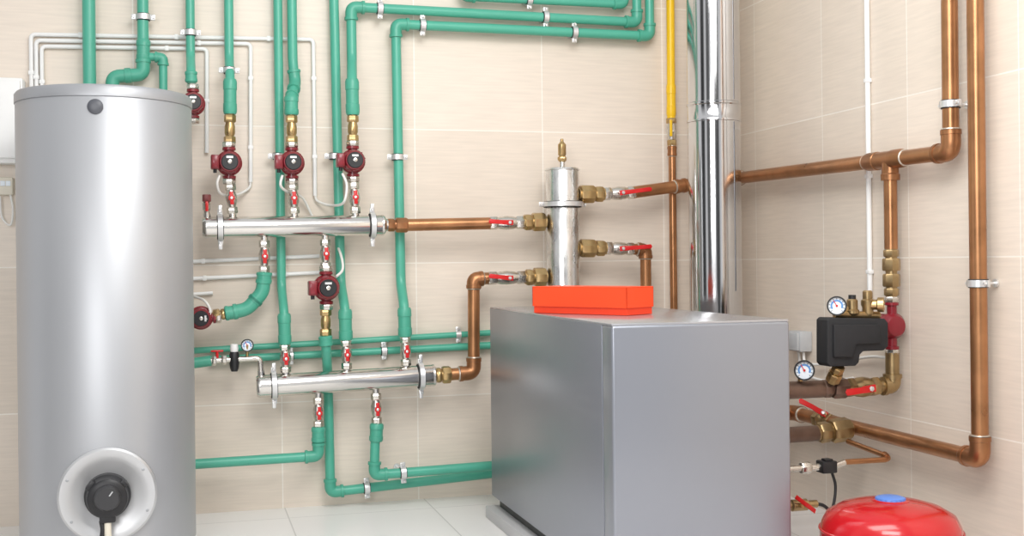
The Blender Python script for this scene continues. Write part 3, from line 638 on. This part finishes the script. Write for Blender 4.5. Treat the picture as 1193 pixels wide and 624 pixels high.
MB().box(V((a.x+b.x)/2, 4.955, (a.z+b.z)/2), (b.x-a.x, .09, a.z-b.z), None, .006).build('body', WHITE, t)
MB().box(V((a.x+b.x)/2, 4.902, (a.z+b.z)/2+.004), (b.x-a.x-.016, .016, a.z-b.z-.03), None, .004).build('door', WHITE, t)
a, b = at(-14, 206, 4.96), at(15, 227, 4.96)
t = thing('wall_socket', 'cream wall socket under the white cabinet', 'socket', V((a.x+b.x)/2, 4.97, b.z))
MB().box(V((a.x+b.x)/2, 4.978, (a.z+b.z)/2), (b.x-a.x, .044, a.z-b.z), None, .005).build('plate', CREAM, t)
for q in (.3, .6, .82): MB().box(V(a.x+(b.x-a.x)*q, 4.955, (a.z+b.z)/2+.01), (.018, .004, .02), None, .001).build('switch', DIAL, t)
cable('white cable looping below the cream wall socket', [at(12, 226, 4.965), at(15, 245, 4.965), at(12, 262, 4.965), at(2, 252, 4.965), at(0, 228, 4.965)], .004, CABW, 'socket_cable')
# ------------------------------------------------------------------ light
def area(name, loc, tgt, sx_, sy_, en, col=(1, 1, 1)):
    l = bpy.data.lights.new(name, 'AREA'); l.shape = 'RECTANGLE'; l.size = sx_; l.size_y = sy_; l.energy = en; l.color = col
    o = bpy.data.objects.new(name, l); COL.objects.link(o); o.location = loc
    o.rotation_euler = (Vector(tgt)-Vector(loc)).to_track_quat('-Z', 'Y').to_euler()
area('overhead_fill', (1.0, 2.5, 2.95), (1.2, 3.3, 0), 1.8, .9, 38, (1, .99, .97))  # added soft fill from overhead, not a lamp of the room
area('overhead_fill', (.8, 1.2, 2.9), (2.5, 4.0, .6), 1.4, .9, 46, (1, .99, .97))  # second added overhead fill, tilted towards the right wall
area('front_fill', (-1.2, -.6, 1.9), (2.6, 3.6, .8), 1.6, 1.2, 66)  # unseen fill light added behind the camera to brighten the scene
w = bpy.data.worlds.new('world'); scene.world = w; w.use_nodes = True
nt = w.node_tree; n = nt.nodes; L = nt.links; bg = n['Background']
g = n.new('ShaderNodeTexCoord'); s = n.new('ShaderNodeSeparateXYZ'); L.new(g.outputs['Generated'], s.inputs[0])
a = n.new('ShaderNodeMath'); a.operation = 'ARCTAN2'; L.new(s.outputs['Y'], a.inputs[0]); L.new(s.outputs['X'], a.inputs[1])
b = n.new('ShaderNodeMapRange'); b.inputs['From Min'].default_value = -math.pi; b.inputs['From Max'].default_value = math.pi; L.new(a.outputs[0], b.inputs[0])
cr = n.new('ShaderNodeValToRGB'); L.new(b.outputs[0], cr.inputs[0])
el = cr.color_ramp.elements
st = [(0, 1.0), (.015, 1.0), (.026, .06), (.060, .06), (.072, 1.0), (.085, 1.0), (.097, .12), (.128, .12), (.143, 1.25), (.180, 1.25), (.197, .07), (.231, .10), (.243, 1.0), (.30, 1), (.31, .5), (.35, .5), (.36, .95), (.5, .9), (1, 1.0)]  # invented bright and dark bands, added to streak the flue's reflections
el[0].position = 0; el[1].position = 1
for i, (p, v) in enumerate(st):
    e_ = el[0] if i == 0 else (el[len(el)-1] if i == len(st)-1 else el.new(p)); e_.color = (v, v, v*1.01, 1)
zr_ = n.new('ShaderNodeMapRange'); zr_.inputs['From Min'].default_value = .2; zr_.inputs['From Max'].default_value = .65; zr_.inputs['To Min'].default_value = .0; zr_.inputs['To Max'].default_value = 1.0; L.new(s.outputs['Z'], zr_.inputs[0])
mx = n.new('ShaderNodeMix'); mx.data_type = 'RGBA'; mx.inputs['B'].default_value = (1.0, 1.0, 1.01, 1); L.new(cr.outputs[0], mx.inputs['A']); L.new(zr_.outputs[0], mx.inputs['Factor'])
L.new(mx.outputs['Result'], bg.inputs['Color']); bg.inputs['Strength'].default_value = .76
